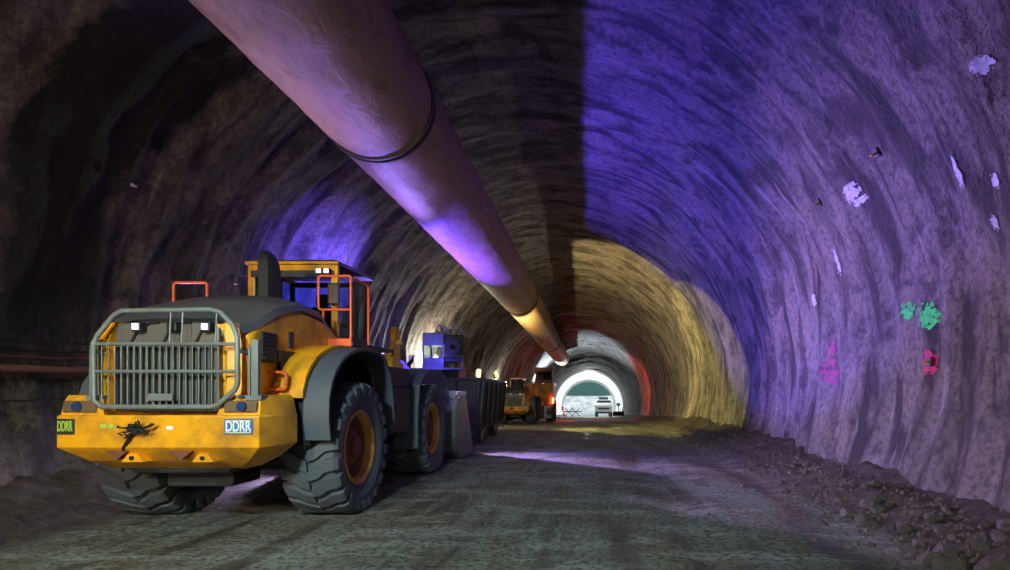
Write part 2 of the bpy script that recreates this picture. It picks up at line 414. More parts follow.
# ------------------------------------------------------------------ wheel loader (local: x right, y forward, origin on the ground mid-wheelbase)
def make_loader():
    L = empty('wheel_loader', (-4.68, 9.75, 0), 'big yellow articulated wheel loader parked in front, rear guard towards us', 'wheel loader')
    P = M
    # counterweight
    out = [(-1.20,-3.02),(-1.20,-3.30),(-1.10,-3.66),(1.10,-3.66),(1.18,-3.35),(1.19,-3.02)]
    def lay(z, ix=0, iy=0, src=out): return [(x-ix*(1 if x > 0 else -1), y+(iy if y < -3.5 else 0), z) for x, y in src]
    m = MB(); m.loft([lay(.82,.42,.34), lay(.93,.20,.16), lay(1.09), lay(1.43), lay(1.445,.01,.01)])
    o = m.build('counterweight', P['yellow'], L, smooth=25)
    bv = o.modifiers.new('b', 'BEVEL'); bv.width = .018; bv.segments = 2; bv.limit_method = 'ANGLE'
    for s in (-1, 1):
        x0, x1 = (.62, 1.10)
        ring = lambda z, d=0: [(s*(x0+d), -3.62+d, z), (s*(1.09-d*.3), -3.62+d, z), (s*(1.175-d), -3.35, z), (s*(1.185-d), -3.04, z), (s*(x0+d+.05), -3.04, z)]
        e = MB(); e.loft([ring(1.44), ring(1.60, .03), ring(1.66, .07)])
        eo = e.build('lamp_housing', P['yellow'], o, smooth=25)
        q = MB(); q.box(s*.70 if s > 0 else -1.06, 1.06 if s > 0 else -.70, -3.635, -3.60, 1.47, 1.60, .015)
        q.build('lamp_recess', simple('brown_recess', (.16,.09,.04), .6), eo)
        t = MB(); t.lathe([(.0,-.03),(.05,-.03),(.058,-.015),(.058,.02)], 24, 'y', (s*.90, -3.63, 1.535))
        t.build('tail_lamp', P['blue_lens'], eo, smooth=40)
    # tow pin, triangles, decals
    t = MB(); t.tube([(-.20,-3.66,1.29),(-.20,-3.74,1.29)], .045, 12)
    for k in range(26):
        a = random.uniform(0, 2*PI); r = random.uniform(.03,.15)
        p0 = Vector((-.18, -3.69, 1.29)); p1 = p0+Vector((math.cos(a)*r*1.3, -.03-random.random()*.05, math.sin(a)*r*.8)); p2 = p1+Vector((random.uniform(-.05,.05), .01, random.uniform(-.05,.05)))
        t.tube([p0, p1, p2], .011, 6)
    t.tube([(-.22,-3.70,1.28),(-.29,-3.70,1.18),(-.38,-3.66,1.08),(-.42,-3.6,1.02)], .014, 6)
    t.build('hose_bundle', P['black'], o, smooth=40)
    for cx_, w in ((-.46,.12),(.24,.13)):
        t = MB(); t.prism([(cx_-w, 1.055),(cx_+w, 1.055),(cx_, .955)], 'y', -3.645, -3.50); t.build('tow_pocket', P['hub'], o)
    for cx_ in (-.30, .47):
        t = MB(); t.prism([(cx_-.12,.93),(cx_+.12,.93),(cx_+.05,1.02),(cx_-.05,1.02)], 'y', -3.63, -3.45)
        t.build('towing_eye', P['yellow'], o)
        t = MB(); t.lathe([(0,-.01),(.022,-.01),(.022,.02)], 16, 'y', (cx_, -3.64, .975)); t.build('eye_hole', P['black'], o)
    t = MB(); t.box(-.10,.10,-.004,.004,-.03,.03,.002)
    # sign plates
    for (cx_, w, bm, fm, tm) in ((.885, .155, 'sign_blue', 'sign_yellow', 'sign_white'), (-.995, .095, 'sign_dark', 'sign_green', 'sign_yellow')):
        t = MB(); t.box(cx_-w, cx_+w, -3.672, -3.655, 1.235, 1.405, .004)
        pl = t.build('sign_plate', P[bm], o); pl['label'] = 'blue framed plate with light letters' if cx_ > 0 else 'dark framed plate with yellow-green letters'
        if cx_ > 0:
            text_mesh('DDRR', .155, P[tm], pl, loc=(cx_, -3.676, 1.32)).scale = (.66, 1.05, 1)
            for k in range(2):
                t = MB(); t.box(cx_-w*.88, cx_+w*.88, -3.676, -3.67, 1.250+k*.128, 1.262+k*.128); t.build('yellow_stripe', P[fm], pl)
        else:
            text_mesh('DDRR', .15, P[fm], pl, loc=(cx_, -3.676, 1.32)).scale = (.40, 1.05, 1)
    for i in range(2):
        t = MB(); t.box(-.625+i*.085, -.56+i*.085, -3.666, -3.655, 1.30, 1.345, .004); t.build('small_decal', P['sign_green'], o)
    t = MB(); t.box(.09,.17,-3.668,-3.655,1.285,1.325,.006); t.build('white_sticker', P['sign_white'], o)
    # rear guard
    g = MB(); yg = -3.66
    fr = [(-.60,1.535),(-.69,1.60),(-.70,2.22),(-.66,2.32),(-.50,2.54),(-.42,2.585),(.55,2.60),(.66,2.57),(.80,2.43),(.86,2.30),(.87,1.80),(.84,1.72),(.66,1.56),(.58,1.535),(-.60,1.535)]
    g.tube([(x, yg+.10*max(0,(z-2.2)), z) for x, z in fr], .028, 10)
    for z, a_, b_ in ((2.22,-.70,.87),(1.92,-.70,.87)):
        g.tube([(a_, yg, z),(b_, yg, z)], .019, 8)
    for k in range(19):
        x = -.62+k*.0705
        g.tube([(x, yg+.015, 1.55),(x, yg+.015, 2.22)], .006, 6)
    for x in (.12,.25,.62): g.tube([(x, yg+.01, 2.22),(x, yg+.035, 2.58)], .009, 6)
    for x in (-.70,.87):
        g.tube([(x, yg, 2.15),(x*1.04, yg+.25, 2.10),(x*1.04, yg+.45, 2.10)], .02, 8)
        g.tube([(x, yg, 1.65),(x*1.04, yg+.25, 1.62),(x*1.04, yg+.45, 1.62)], .02, 8)
    go = g.build('rear_guard', P['grey_steel'], L, smooth=40)
    t = MB(); t.box(-.10,.17,-3.68,-3.66,1.60,1.68,.01); t.build('name_badge', P['grey_steel'], go)
    for x in (-.76, .99):
        t = MB(); t.box(x-.04,x+.04,-3.56,-3.50,1.62,2.28,.01); t.box(x-.055,x-.035,-3.58,-3.46,1.62,2.20)
        t.box(x-.08,x+.10,-3.6,-3.44,1.60,1.66,.01)
        t.build('guard_post', P['grey_steel'], L)
    # engine hood side shell
    prof = [(-3.40,1.44),(-3.44,2.2),(-3.36,2.44),(-2.85,2.70),(-2.3,2.78),(-1.55,2.70),(-.95,2.45),(-.95,1.44)]
    m = MB()
    rings = []
    for x, ins in ((-.86,.04),(-.80,0),(.80,0),(.86,.04)):
        rings.append([(x, y+(ins if y < -2 else -ins), z-(ins if z > 2 else 0)) for y, z in prof])
    m.loft(rings); hd = m.build('engine_hood', P['yellow'], L, smooth=30)
    bv = hd.modifiers.new('b', 'BEVEL'); bv.width = .03; bv.segments = 3; bv.limit_method = 'ANGLE'
    # dark cover over the top
    def crown(y, z, w, c):
        return [(-w,y,z-.09),(-w*.96,y,z),(-w*.6,y,z+c*.75),(0,y,z+c),(w*.6,y,z+c*.75),(w*.96,y,z),(w,y,z-.09),(w*.9,y,z-.12),(-w*.9,y,z-.12)]
    m = MB(); m.loft([crown(-3.46,2.44,.80,.02),crown(-3.3,2.50,.86,.04),crown(-2.85,2.73,.88,.08),crown(-2.3,2.86,.88,.12),crown(-1.75,2.83,.86,.10),crown(-1.2,2.62,.80,.08),crown(-.98,2.5,.76,.05)])
    m.build('hood_cover', P['cover'], L, smooth=50)
    # side details
    for s in (-1, 1):
        t = MB(); t.box(s*.875-.012, s*.875+.012, -3.22,-2.90,2.04,2.40,.01)
        v = t.build('side_vent', P['black'], hd)
        t = MB()
        for k in range(7): t.box(s*.885-.01, s*.885+.01, -3.2,-2.92,2.07+k*.047,2.085+k*.047)
        t.build('vent_slats', P['dark'], v)
        t = MB(); t.box(s*.868-.01, s*.868+.01,-2.62,-2.50,2.25,2.46,.01); t.build('door_latch', P['dark'], hd)
        t = MB(); t.box(s*.865-.01, s*.865+.01,-2.05,-1.3,1.95,2.32,.02); t.build('side_intake', P['black'], hd)
        t = MB(); t.tube([(s*.86,-3.05,1.93),(s*1.04,-3.05,1.93),(s*1.07,-3.05,1.90),(s*1.07,-3.05,1.75),(s*1.04,-3.05,1.72),(s*.88,-3.05,1.72)], .02, 8)
        t.build('grab_handle', P['orange_rail'], hd, smooth=50)
    # grille
    m = MB(); m.box(-.60,.56,-3.50,-3.42,1.47,2.47,.02); gr = m.build('radiator_grille', P['grille'], L)
    m = MB()
    for k in range(16): m.box(-.57+k*.07,-.545+k*.07,-3.53,-3.49,1.5,2.2)
    m.build('grille_louvres', P['dark'], gr)
    m = MB()
    for k in range(3):
        m.tube([(-.42+k*.36,-3.515,2.22),(-.34+k*.36,-3.515,2.38),(-.2+k*.36,-3.515,2.46),(-.1+k*.36,-3.515,2.47)], .014, 6)
    m.build('air_hoses', P['black'], gr, smooth=50)
    for s in (-1, 1):      # curved yellow corner panels either side of the grille
        m = MB(); a = .62*s+(.02 if s > 0 else -.02)
        rings = []
        for z, dx in ((1.46,0),(1.9,0.02),(2.2,.03),(2.38,-.03),(2.47,-.12)):
            x0 = a+dx*s; x1 = s*(.80+dx*.5)
            rings.append([(x0,-3.52,z),(x1,-3.49,z),(x1,-3.42,z),(x0,-3.42,z)])
        m.loft(rings); m.build('corner_panel', P['yellow'], L, smooth=40)
    for i, x in enumerate((-.29, .10, .47)):
        t = MB(); t.box(x-.055,x+.055,-3.60,-3.50,2.36,2.47,.012)
        w = t.build('work_light', P['black'], L)
        if i != 1:
            t = MB(); t.box(x-.036,x+.036,-3.612,-3.595,2.38,2.45,.006); t.build('lens', P['lamp_lens'], w)
    # exhaust / intake stack
    t = MB(); t.loft([[(.27+ .11*a, -2.0+.15*b_, z) for a, b_ in ((-1,-.6),(-.6,-1),(.6,-1),(1,-.6),(1,.6),(.6,1),(-.6,1),(-1,.6))] for z in (2.85,3.35)] +
                     [[(.27-dx+.11*k*a, -2.0+.15*k*b_, z) for a, b_ in ((-1,-.6),(-.6,-1),(.6,-1),(1,-.6),(1,.6),(.6,1),(-.6,1),(-1,.6))] for z, k, dx in ((3.48,.92,.01),(3.58,.72,.03),(3.63,.4,.05))])
    st = t.build('exhaust_stack', P['black'], L, smooth=45)
    t = MB(); t.lathe([(.12,.0),(.13,.0),(.13,.12),(.12,.14)], 20, 'z', (.62,-1.55,2.7)); t.lathe([(0,.14),(.12,.14)],20,'z',(.62,-1.55,2.7)); t.build('air_filter_cap', P['dark'], L, smooth=40)
    # fenders
    path = [(-3.0,1.62),(-2.99,1.72),(-2.92,1.88),(-2.80,2.02),(-2.64,2.14),(-2.42,2.24),(-2.15,2.31),(-1.9,2.34),(-1.4,2.34),(-1.02,2.22),(-.80,1.98),(-.72,1.7)]
    fl = [(-2.90,1.10),(-2.95,1.35),(-2.94,1.60),(-2.87,1.80),(-2.74,1.97),(-2.56,2.11),(-2.34,2.21),(-2.1,2.28),(-1.8,2.31),(-1.5,2.31),(-1.25,2.28),(-1.04,2.20),(-.88,2.08),(-.76,1.9),(-.68,1.68),(-.63,1.45),(-.60,1.2)]
    pf = [(.62,.62),(.63,1.4),(.76,1.8),(1.05,2.02),(1.5,2.12),(2.2,2.13),(2.65,2.0),(2.9,1.75),(2.98,1.4)]
    for s in (-1, 1):
        m = MB(); m.strip(path, s*.86, s*1.24, .05); f = m.build('fender', P['yellow'], L, smooth=30)
        m = MB(); m.strip(fl, s*1.22, s*1.53, .045)
        m.build('rubber_flare', P['flare'], f, smooth=30)
        m = MB(); m.strip(pf, s*1.05, s*1.53, .04); m.build('front_fender', P['flare'], L, smooth=30)
        m = MB(); m.strip([(y+(.07 if y < -1.9 else -.07), z-.07) for y, z in fl], s*.88, s*1.25, .03); m.build('arch_shade_strip', M['black'], f, smooth=30)  # black sheet added under the fender as the shade inside the arch
        m = MB(); m.box(s*.885-.02, s*.885+.02, -2.88, -.78, 1.0, 2.2); m.build('arch_shade_panel', M['black'], L)  # black panel added beside the hood as wheel arch shade
        # platforms, rails
        m = MB(); m.box(s*.78 if s > 0 else -1.22, 1.22 if s > 0 else -.78, -1.5, .2, 2.36, 2.42)
        pl = m.build('platform', P['dark'], L)
        m = MB(); m.box(min(s*.74,s*1.2), max(s*.74,s*1.2), -1.52,-1.47,2.35,2.47,.01); m.build('kick_plate', P['orange_rail'], pl)
        xa, xb = (.69, 1.17) if s > 0 else (-1.13, -.66)
        y0 = -1.46 if s > 0 else -1.9
        zt, zm = (3.40, 2.90) if s > 0 else (3.22, 2.86)
        m = MB(); r = .03
        m.tube([(xa,y0,zm+r),(xa,y0,zt-r),(xa+r,y0,zt),(xb-r,y0,zt),(xb,y0,zt-r),(xb,y0,zm+r),(xb-r,y0,zm),(xa+r,y0,zm),(xa,y0,zm+r)], .019, 8)
        m.tube([(xa+.07,y0,zm),(xa+.07,y0,2.42)], .019, 8); m.tube([(xb,y0,zm+.02),(xb,y0,2.42)], .019, 8)
        if s > 0: m.tube([(xb,y0,zt-.03),(xb,y0+.62,zt-.03),(xb,y0+.66,zt-.07),(xb,y0+.66,2.42)], .019, 8)
        m.build('handrail', P['orange_rail'], L, smooth=50)
    # mirror inside the right rail
    t = MB(); t.box(.74,.92,-1.30,-1.25,3.0,3.33,.02); mi = t.build('rear_mirror', P['black'], L)
    t = MB(); t.box(.755,.905,-1.306,-1.30,3.02,3.31,.002); t.build('mirror_glass', simple('mirror_silver', (.75,.8,.85), .05, 1.0, amt=0), mi)
    t = MB(); t.tube([(.83,-1.27,3.1),(.70,-1.1,3.05),(.66,-.9,3.05)], .015, 8); t.build('mirror_arm', P['black'], mi)
    # cab
    xl, xr, yb, yf = -.73, .70, -.85, .46
    zb, zt = 1.9, 3.62
    m = MB()
    m.box(xl+.05,xr-.05,yb+.05,yf-.05,1.5,2.30,.03)
    cb = m.build('cab_base', P['dark'], L)
    m = MB()
    for x in (xl, xr-.11): m.box(x, x+.11, yb, yb+.09, 2.35, zt, .015)
    m.box(xl, xr, yb, yb+.08, 3.60, 3.72, .015)
    m.box(xl, xl+.08, yb, yf, 3.62, 3.70, .015)
    m.build('rear_pillars', P['yellow'], L)
    m = MB()
    for x in (xl+.02, xr-.08):
        m.box(x, x+.06, yf-.10, yf, 2.2, 3.64, .01); m.box(x, x+.06, -.05, .03, 2.2, 3.64, .01)
        m.box(x, x+.06, yb+.05, yf, 2.25, 2.62, .01)
    m.box(xl+.02, xr-.02, yf-.10, yf, 3.56, 3.64, .01)
    m.build('cab_frame', P['dark'], L)
    m = MB(); m.box(xl+.05, xr-.05, yb+.02, yb+.07, 2.35, 2.66, .01); m.build('window_sill', P['dark'], L)
    m = MB(); m.box(xl+.05, xr-.05, yb-.01, yb+.05, 3.50, 3.61, .01); m.build('sun_visor', P['dark'], L)
    m = MB(); m.loft([[(x, y, 3.70) for x, y in ((xl-.02,yb-.03),(xr+.03,yb-.03),(xr+.05,yf+.05),(xl-.04,yf+.05))],
                     [(x, y, 3.76) for x, y in ((xl-.0,yb-.01),(xr+.01,yb-.01),(xr+.03,yf+.03),(xl-.02,yf+.03))],
                     [(x, y, 3.80) for x, y in ((xl+.1,yb+.09),(xr-.1,yb+.09),(xr-.08,yf-.08),(xl+.08,yf-.08))]])
    m.build('cab_roof', P['cover'], L, smooth=30)
    m = MB(); m.box(xl-.02,xr+.03,yb-.05,yb-.02,3.70,3.745,.01); m.build('roof_edge', P['yellow'], L)
    for (a, b_) in (((xl+.11, xr-.11), (yb+.03, yb+.04)),):
        m = MB(); m.box(a[0],a[1],b_[0],b_[1],2.66,3.52); m.build('rear_window', P['glass'], L)
    m = MB(); m.box(xl+.08,xr-.08,yf-.06,yf-.05,2.3,3.62); m.build('windscreen', P['glass'], L)
    for x in (xl+.03, xr-.04):
        m = MB(); m.box(x,x+.01,yb+.09,-.05,2.62,3.6); m.box(x,x+.01,.03,yf-.1,2.62,3.6); m.build('side_window', P['glass'], L)
    for x in (.44,.56):
        t = MB(); t.box(x-.05,x+.05,yb-.09,yb-.02,3.54,3.63,.012); w = t.build('roof_work_light', P['black'], L)
        t = MB(); t.box(x-.04,x+.04,yb-.097,yb-.088,3.55,3.62,.004); t.build('lens', P['lamp_lens'], w)
    t = MB(); t.box(-.02,.42,-.35,-.22,2.4,3.1,.05); t.box(-.02,.42,-.35,.15,2.35,2.5,.05); t.box(.10,.30,-.34,-.24,3.1,3.32,.04)
    t.build('driver_seat', P['black'], L)
    t = MB(); t.lathe([(.17,.0),(.19,.015),(.17,.03)],24,'z',(.2,.35,2.85)); t.tube([(.2,.35,2.4),(.2,.35,2.87)],.03,8); t.build('steering_column', P['black'], L)
    t = MB(); t.tube([(xl-.02,yb,3.55),(xl-.16,yb-.02,3.5)], .015, 8); t.box(xl-.2,xl-.12,yb-.06,yb,3.38,3.52,.02); t.build('side_mirror', P['black'], L)
    # ladder and tank under the right door
    for s in (-1, 1):
        m = MB(); x0, x1 = (.80, 1.42) if s > 0 else (-1.42, -.80)
        m.box(x0, x1, -.50, .55, .95, 1.75, .05); m.box(x0, x1-.02, -.45, .55, 1.75, 2.1, .04)
        tk = m.build('side_tank', P['dark'], L)
        for k in range(3):
            m = MB(); m.box(x0 if s > 0 else x0-.05, x1+(.05 if s > 0 else 0), -.35, .15, .55+k*.42, .59+k*.42); m.build('entry_step', P['dark'], L)
    # frames, axles
    m = MB(); m.box(-.55,.55,-3.3,-.2,.75,1.5,.05); m.box(-.4,.4,-3.0,-2.4,.55,.8,.03); m.build('rear_frame', P['dark'], L)
    m = MB(); m.box(-.45,.45,.1,2.6,.62,1.55,.05); m.box(-.3,.3,-.3,.2,.7,1.4,.04)
    m.prism([(1.0,1.5),(2.5,1.5),(2.15,2.45),(1.6,2.45)], 'x', -.42, -.32); m.prism([(1.0,1.5),(2.5,1.5),(2.15,2.45),(1.6,2.45)], 'x', .32, .42)
    m.build('front_frame', P['yellow'], L)
    for y in (-1.85, 1.85):
        m = MB(); m.tube([(-1.2,y,.91),(-.5,y,.91),(-.3,y,.91),(.3,y,.91),(.5,y,.91),(1.2,y,.91)], [.16,.2,.32,.32,.2,.16], 16); m.build('axle', P['dark'], L, smooth=50)
        for s in (-1, 1): make_wheel(L, s, y)
    # lift arms, bellcrank, bucket
    for s in (-1, 1):
        m = MB(); m.prism([(1.75,2.38),(2.05,2.42),(2.9,1.7),(3.4,.95),(3.75,.62),(3.7,.35),(3.4,.4),(2.95,.95),(2.4,1.65),(1.75,2.1)], 'x', s*.62-.05, s*.62+.05); m.build('lift_arm', P['yellow'], L)
        m = MB(); m.tube([(s*.5,1.3,1.1),(s*.5,2.8,1.3)], [.07,.05], 12); m.build('lift_cylinder', P['grey_steel'], L, smooth=50)
    m = MB(); m.prism([(2.25,1.5),(2.45,1.5),(2.55,2.2),(2.5,2.95),(2.42,3.05),(2.3,3.05),(2.22,2.95),(2.25,2.2)], 'x', .44, .56); m.box(.38,.66,2.3,2.42,2.68,2.76)
    m.tube([(.2,2.36,2.2),(.66,2.36,2.2)], .09, 12)
    m.build('bellcrank', P['yellow'], L)
    m = MB(); m.tube([(.5,1.4,2.0),(.5,2.38,2.85)], [.08,.06], 12); m.build('tilt_cylinder', P['yellow'], L, smooth=50)
    hw = 1.60
    bo = [(3.35,1.50),(3.25,1.2),(3.3,.6),(3.45,.25),(3.8,.06),(5.15,.03)]
    bi = [(5.15,.07),(3.82,.12),(3.54,.32),(3.40,.65),(3.35,1.2),(3.43,1.48)]
    m = MB(); m.prism(bo+bi, 'x', -hw, hw)
    bk = m.build('bucket', P['bucket'], L)
    for s in (-1, 1):
        m = MB(); m.prism([(3.35,1.50),(3.25,1.2),(3.3,.6),(3.45,.25),(3.8,.06),(5.1,.03),(5.05,.30),(4.7,.9),(4.35,1.45),(4.2,1.60)], 'x', s*hw-.02, s*hw+.02); m.build('side_plate', P['bucket'], bk)
        m = MB(); m.prism([(3.30,1.56),(4.22,1.56),(4.22,1.66),(3.30,1.66)], 'x', s*hw-.04, s*hw+.04); m.build('side_lip', P['white'], bk)
    m = MB(); m.box(-hw,hw,3.28,3.40,1.48,1.68,.01)
    for k in range(14): m.box(-1.5+k*.22,-1.46+k*.22,3.26,3.30,1.2,1.5)
    m.build('spill_guard', P['bucket'], bk)
    for k in range(8):
        m = MB(); m.prism([(5.1,.02),(5.1,.10),(5.35,.03)], 'x', -1.5+k*.41, -1.38+k*.41); m.build('tooth', P['dark'], bk)
    return L
loader = make_loader()

far = copy_tree(loader)
far.location = (-4.75, 39.0, FZ(37)); far.scale = (.82,)*3
tag(far, 'far yellow wheel loader seen from behind beside a yellow dumper, beyond the dark skip', 'wheel loader')

# ------------------------------------------------------------------ dark steel skip trailer behind the bucket
S = empty('muck_trailer', (-4.35, 19.2, 0), 'dark steel muck trailer standing just beyond the loader bucket', 'trailer')
def skip_ring(z, ex, ey): return [(-.95-ex,-2.6-ey,z),(1.15+ex,-2.6-ey,z),(1.15+ex,2.5+ey,z),(-.95-ex,2.5+ey,z)]
m = MB(); m.loft([skip_ring(.45,-.12,-.25), skip_ring(1.98,0,0), skip_ring(1.98,-.06,-.06), skip_ring(.6,-.18,-.3)], cap=False)
m.add(skip_ring(.5,-.14,-.26), [(0,1,2,3)])
sb = m.build('trailer_body', M['dark'], S)
m = MB(); m.tube([(x,y,2.0) for x,y,_ in skip_ring(0,0,0)]+[(-.95,-2.6,2.0)], .055, 8); m.build('top_rim', M['dark'], sb)
for k in range(6):
    y = -2.3+k*.92; m = MB()
    m.loft([[(1.0,y,.5),(1.10,y,.5),(1.10,y+.1,.5),(1.0,y+.1,.5)],[(1.12,y,1.95),(1.22,y,1.95),(1.22,y+.1,1.95),(1.12,y+.1,1.95)]]); m.build('side_rib', M['dark'], sb)
for k in range(4):
    x = -.8+k*.58; m = MB()
    m.loft([[(x,-2.44,.5),(x+.1,-2.44,.5),(x+.1,-2.34,.5),(x,-2.34,.5)],[(x,-2.70,1.95),(x+.1,-2.70,1.95),(x+.1,-2.6,1.95),(x,-2.6,1.95)]]); m.build('end_rib', M['dark'], sb)
m = MB(); m.box(-.6,.8,-2.2,2.1,.34,.5); m.tube([(.1,2.1,.42),(.1,2.6,.42)], .06, 8); m.build('chassis', M['dark'], S)
for y in (-1.3, 1.3):
    for s in (-1, 1):
        w = make_wheel(S, s, y, R=.42, W=.28, xo=.98, lugs=16)

# ------------------------------------------------------------------ drilling rig with blue lit cabin
G = empty('drilling_rig', (-6.1, 23.5, 0), 'tall drilling rig with boxy cabin and hoses, lit blue, behind the muck trailer', 'drilling rig')
m = MB(); m.box(-.85,.95,-1.2,2.0,.7,2.45,.06); m.build('rig_body', M['dark'], G)
m = MB(); m.box(-.95,1.25,-1.6,-.2,2.45,2.53,.01); m.build('work_deck', M['rig_blue'], G)
m = MB(); m.box(-.50,.35,-1.2,0.0,3.45,3.95,.04)
for x in (-.5,.29): 
    for y in (-1.2,-.06): m.box(x,x+.06,y,y+.06,2.53,3.5)
m.box(-.5,.35,-1.18,-.04,2.53,2.95,.02); cabn = m.build('rig_cabin', M['rig_blue'], G)
m = MB(); m.box(-.44,.29,-1.16,-1.15,2.95,3.45); m.build('cabin_window', M['glass'], cabn)
m = MB(); m.box(.40,1.15,-1.25,-.3,2.75,3.85,.05); m.box(.46,1.05,-1.28,-1.2,2.9,3.2,.02); m.build('hose_reel_housing', M['dark'], G)
m = MB(); m.lathe([(.28,-.12),(.3,-.12),(.3,.12),(.28,.12)], 24, 'y', (.78,-1.35,3.35)); m.lathe([(.1,-.1),(.28,-.1)], 24, 'y', (.78,-1.35,3.35)); m.build('hose_reel', M['dark'], G, smooth=50)
m = MB()
for k in range(9):
    a = random.uniform(.15,.95); b_ = a+random.uniform(-.35,.35); h = random.uniform(.15,.45)
    m.tube([(a,-.9,3.8),(a+(b_-a)*.2,-.95,3.85+h*.7),((a+b_)/2,-1.0,3.85+h),(a+(b_-a)*.8,-1,3.85+h*.6),(b_,-1.0,3.8)], .025, 6)
m.tube([(.5,-.9,3.85),(.75,-.9,4.35),(1.1,-.9,3.85)], .03, 6); m.build('hydraulic_hoses', M['rig_blue'], G, smooth=50)
m = MB()
for x in (-.9,1.2): m.tube([(x,-1.55,2.5),(x,-1.55,3.0)], .02, 6)
m.tube([(-.9,-1.55,3.0),(1.2,-1.55,3.0)], .02, 6); m.build('deck_rail', M['grey_steel'], G)
m = MB(); m.loft([[(1.05,-1.5,1.5),(1.25,-1.5,1.5),(1.25,-1.3,1.5),(1.05,-1.3,1.5)],[(1.0,-1.5,2.3),(1.3,-1.5,2.3),(1.3,-1.3,2.3),(1.0,-1.3,2.3)],[(1.08,-1.5,2.75),(1.2,-1.5,2.75),(1.2,-1.35,2.75),(1.08,-1.35,2.75)]])
m.build('feed_arm', simple('feed_orange', (.55,.14,.05), .5), G)
for y in (-.5, 1.4):
    for s in (-1, 1): make_wheel(G, s, y, R=.6, W=.4, xo=1.2, lugs=16)

# ------------------------------------------------------------------ yellow dumper beside the far loader
D = empty('dump_truck', (-4.05, 47.0, FZ(47)), 'far yellow dumper with square body and black cab, right of the far loader', 'dump truck')
D.scale = (1.16,)*3
m = MB(); m.loft([[(-.9,-1.6,1.25),(.95,-1.6,1.25),(.95,1.6,1.25),(-.9,1.6,1.25)],[(-1.05,-1.7,2.75),(1.12,-1.7,2.75),(1.12,1.8,2.75),(-1.05,1.8,2.75)]])
for k in range(3): m.box(-.8+k*.75,-.7+k*.75,-1.76,-1.66,1.3,2.7)
m.build('dump_body', M['yellow'], D)
m = MB(); m.loft([[(x,y,2.78) for x,y in ((-.35,-.6),(.95,-.6),(.95,.6),(-.35,.6))],[(x,y,3.35) for x,y in ((-.25,-.5),(.9,-.5),(.9,.5),(-.25,.5))],[(x,y,3.9) for x,y in ((-.45,-.65),(1.0,-.65),(1.0,.6),(-.45,.6))]]); cbn = m.build('cab', M['hub'], D)
m = MB(); m.box(-.2,.85,-.62,-.58,3.0,3.6); m.build('cab_window', M['glass'], cbn)
m = MB(); m.box(-.85,.9,-1.7,1.6,.75,1.25,.04); m.build('chassis', M['dark'], D)
m = MB(); m.box(.45,.95,-1.8,-1.7,.35,1.2,.02); m.build('mud_flap', M['white'], D)
for y in (-1.1, 1.2):
    for s in (-1, 1): make_wheel(D, s, y, R=.75, W=.5, xo=1.1, lugs=16)
m = MB(); m.box(1.0,1.12,-1.82,-1.76,1.35,1.75,.02); m.build('tail_lamp', emis('red_tail_lamp', (1,.06,.03), 25), D)

# ------------------------------------------------------------------ white truck near the portal
T = empty('white_truck', (3.1, 112, FZ(112)), 'small white truck with dark windows standing in the bright portal', 'truck')
m = MB(); m.loft([[(-1.7,-1.2,1.0),(1.7,-1.2,1.0),(1.7,2.5,1.0),(-1.7,2.5,1.0)],[(-1.75,-1.3,2.3),(1.75,-1.3,2.3),(1.75,2.5,2.3),(-1.75,2.5,2.3)],[(-1.35,-.9,3.4),(1.35,-.9,3.4),(1.35,2.3,3.4),(-1.35,2.3,3.4)]]); tb = m.build('truck_body', M['white'], T)
m = MB(); m.add([(-1.55,-1.20,2.5),(1.55,-1.20,2.5),(1.35,-.98,3.3),(-1.35,-.98,3.3),(-1.55,-1.1,2.5),(1.55,-1.1,2.5),(1.35,-.88,3.3),(-1.35,-.88,3.3)], [(0,1,2,3),(4,7,6,5),(0,4,5,1),(1,5,6,2),(2,6,7,3),(3,7,4,0)]); m.build('windscreen', M['black'], tb)
m = MB(); m.box(-1.1,1.1,-1.34,-1.28,1.5,1.85,.02); m.build('front_grille', M['dark'], tb)
m = MB(); m.box(-.9,.9,-.6,1.4,3.42,3.95,.1); m.build('roof_rack', M['dark'], T)
m = MB(); m.box(-1.6,1.6,-1.15,2.4,.7,1.02,.05); m.build('chassis', M['dark'], T)
for y in (-.6, 1.8):
    for s in (-1, 1): make_wheel(T, s, y, R=.55, W=.6, xo=1.7, lugs=12)
# barrier trestles outside
for i, (x, yy) in enumerate(((-4.0, 118), (-2.6, 120))):
    B = empty('trestle_barrier', (x, yy, FZ(yy)), ['dark crossed trestle left of the white truck in the portal', 'dark crossed trestle nearest the white truck, slightly further out'][i], 'barrier', 'trestles in the portal')
    m = MB()
    for yb_ in (-.4,.4):
        m.tube([(-.9,yb_,0),(.9,yb_,1.9)], .07, 6); m.tube([(.9,yb_,0),(-.9,yb_,1.9)], .07, 6)
    m.build('crossed_legs', M['dark'], B)
    m = MB(); m.box(-1.3,1.3,-.5,.5,.95,1.15,.02); m.build('cross_rail', M['dark'], B)
# small generator at the right foot of the portal
K = empty('light_tower', (5.0, 92, FZ(92)), 'small white light tower on the right verge before the portal', 'light tower')
m = MB(); m.box(-.9,.9,-.6,.6,.3,1.0,.1); m.build('tower_base', M['dark'], K)
m = MB(); m.tube([(0,0,1.0),(0,0,2.3)], .06, 8); m.build('mast', M['dark'], K)
m = MB(); m.box(-.3,.3,-.15,.1,1.9,2.4,.04); m.build('lamp_head', M['white'], K)

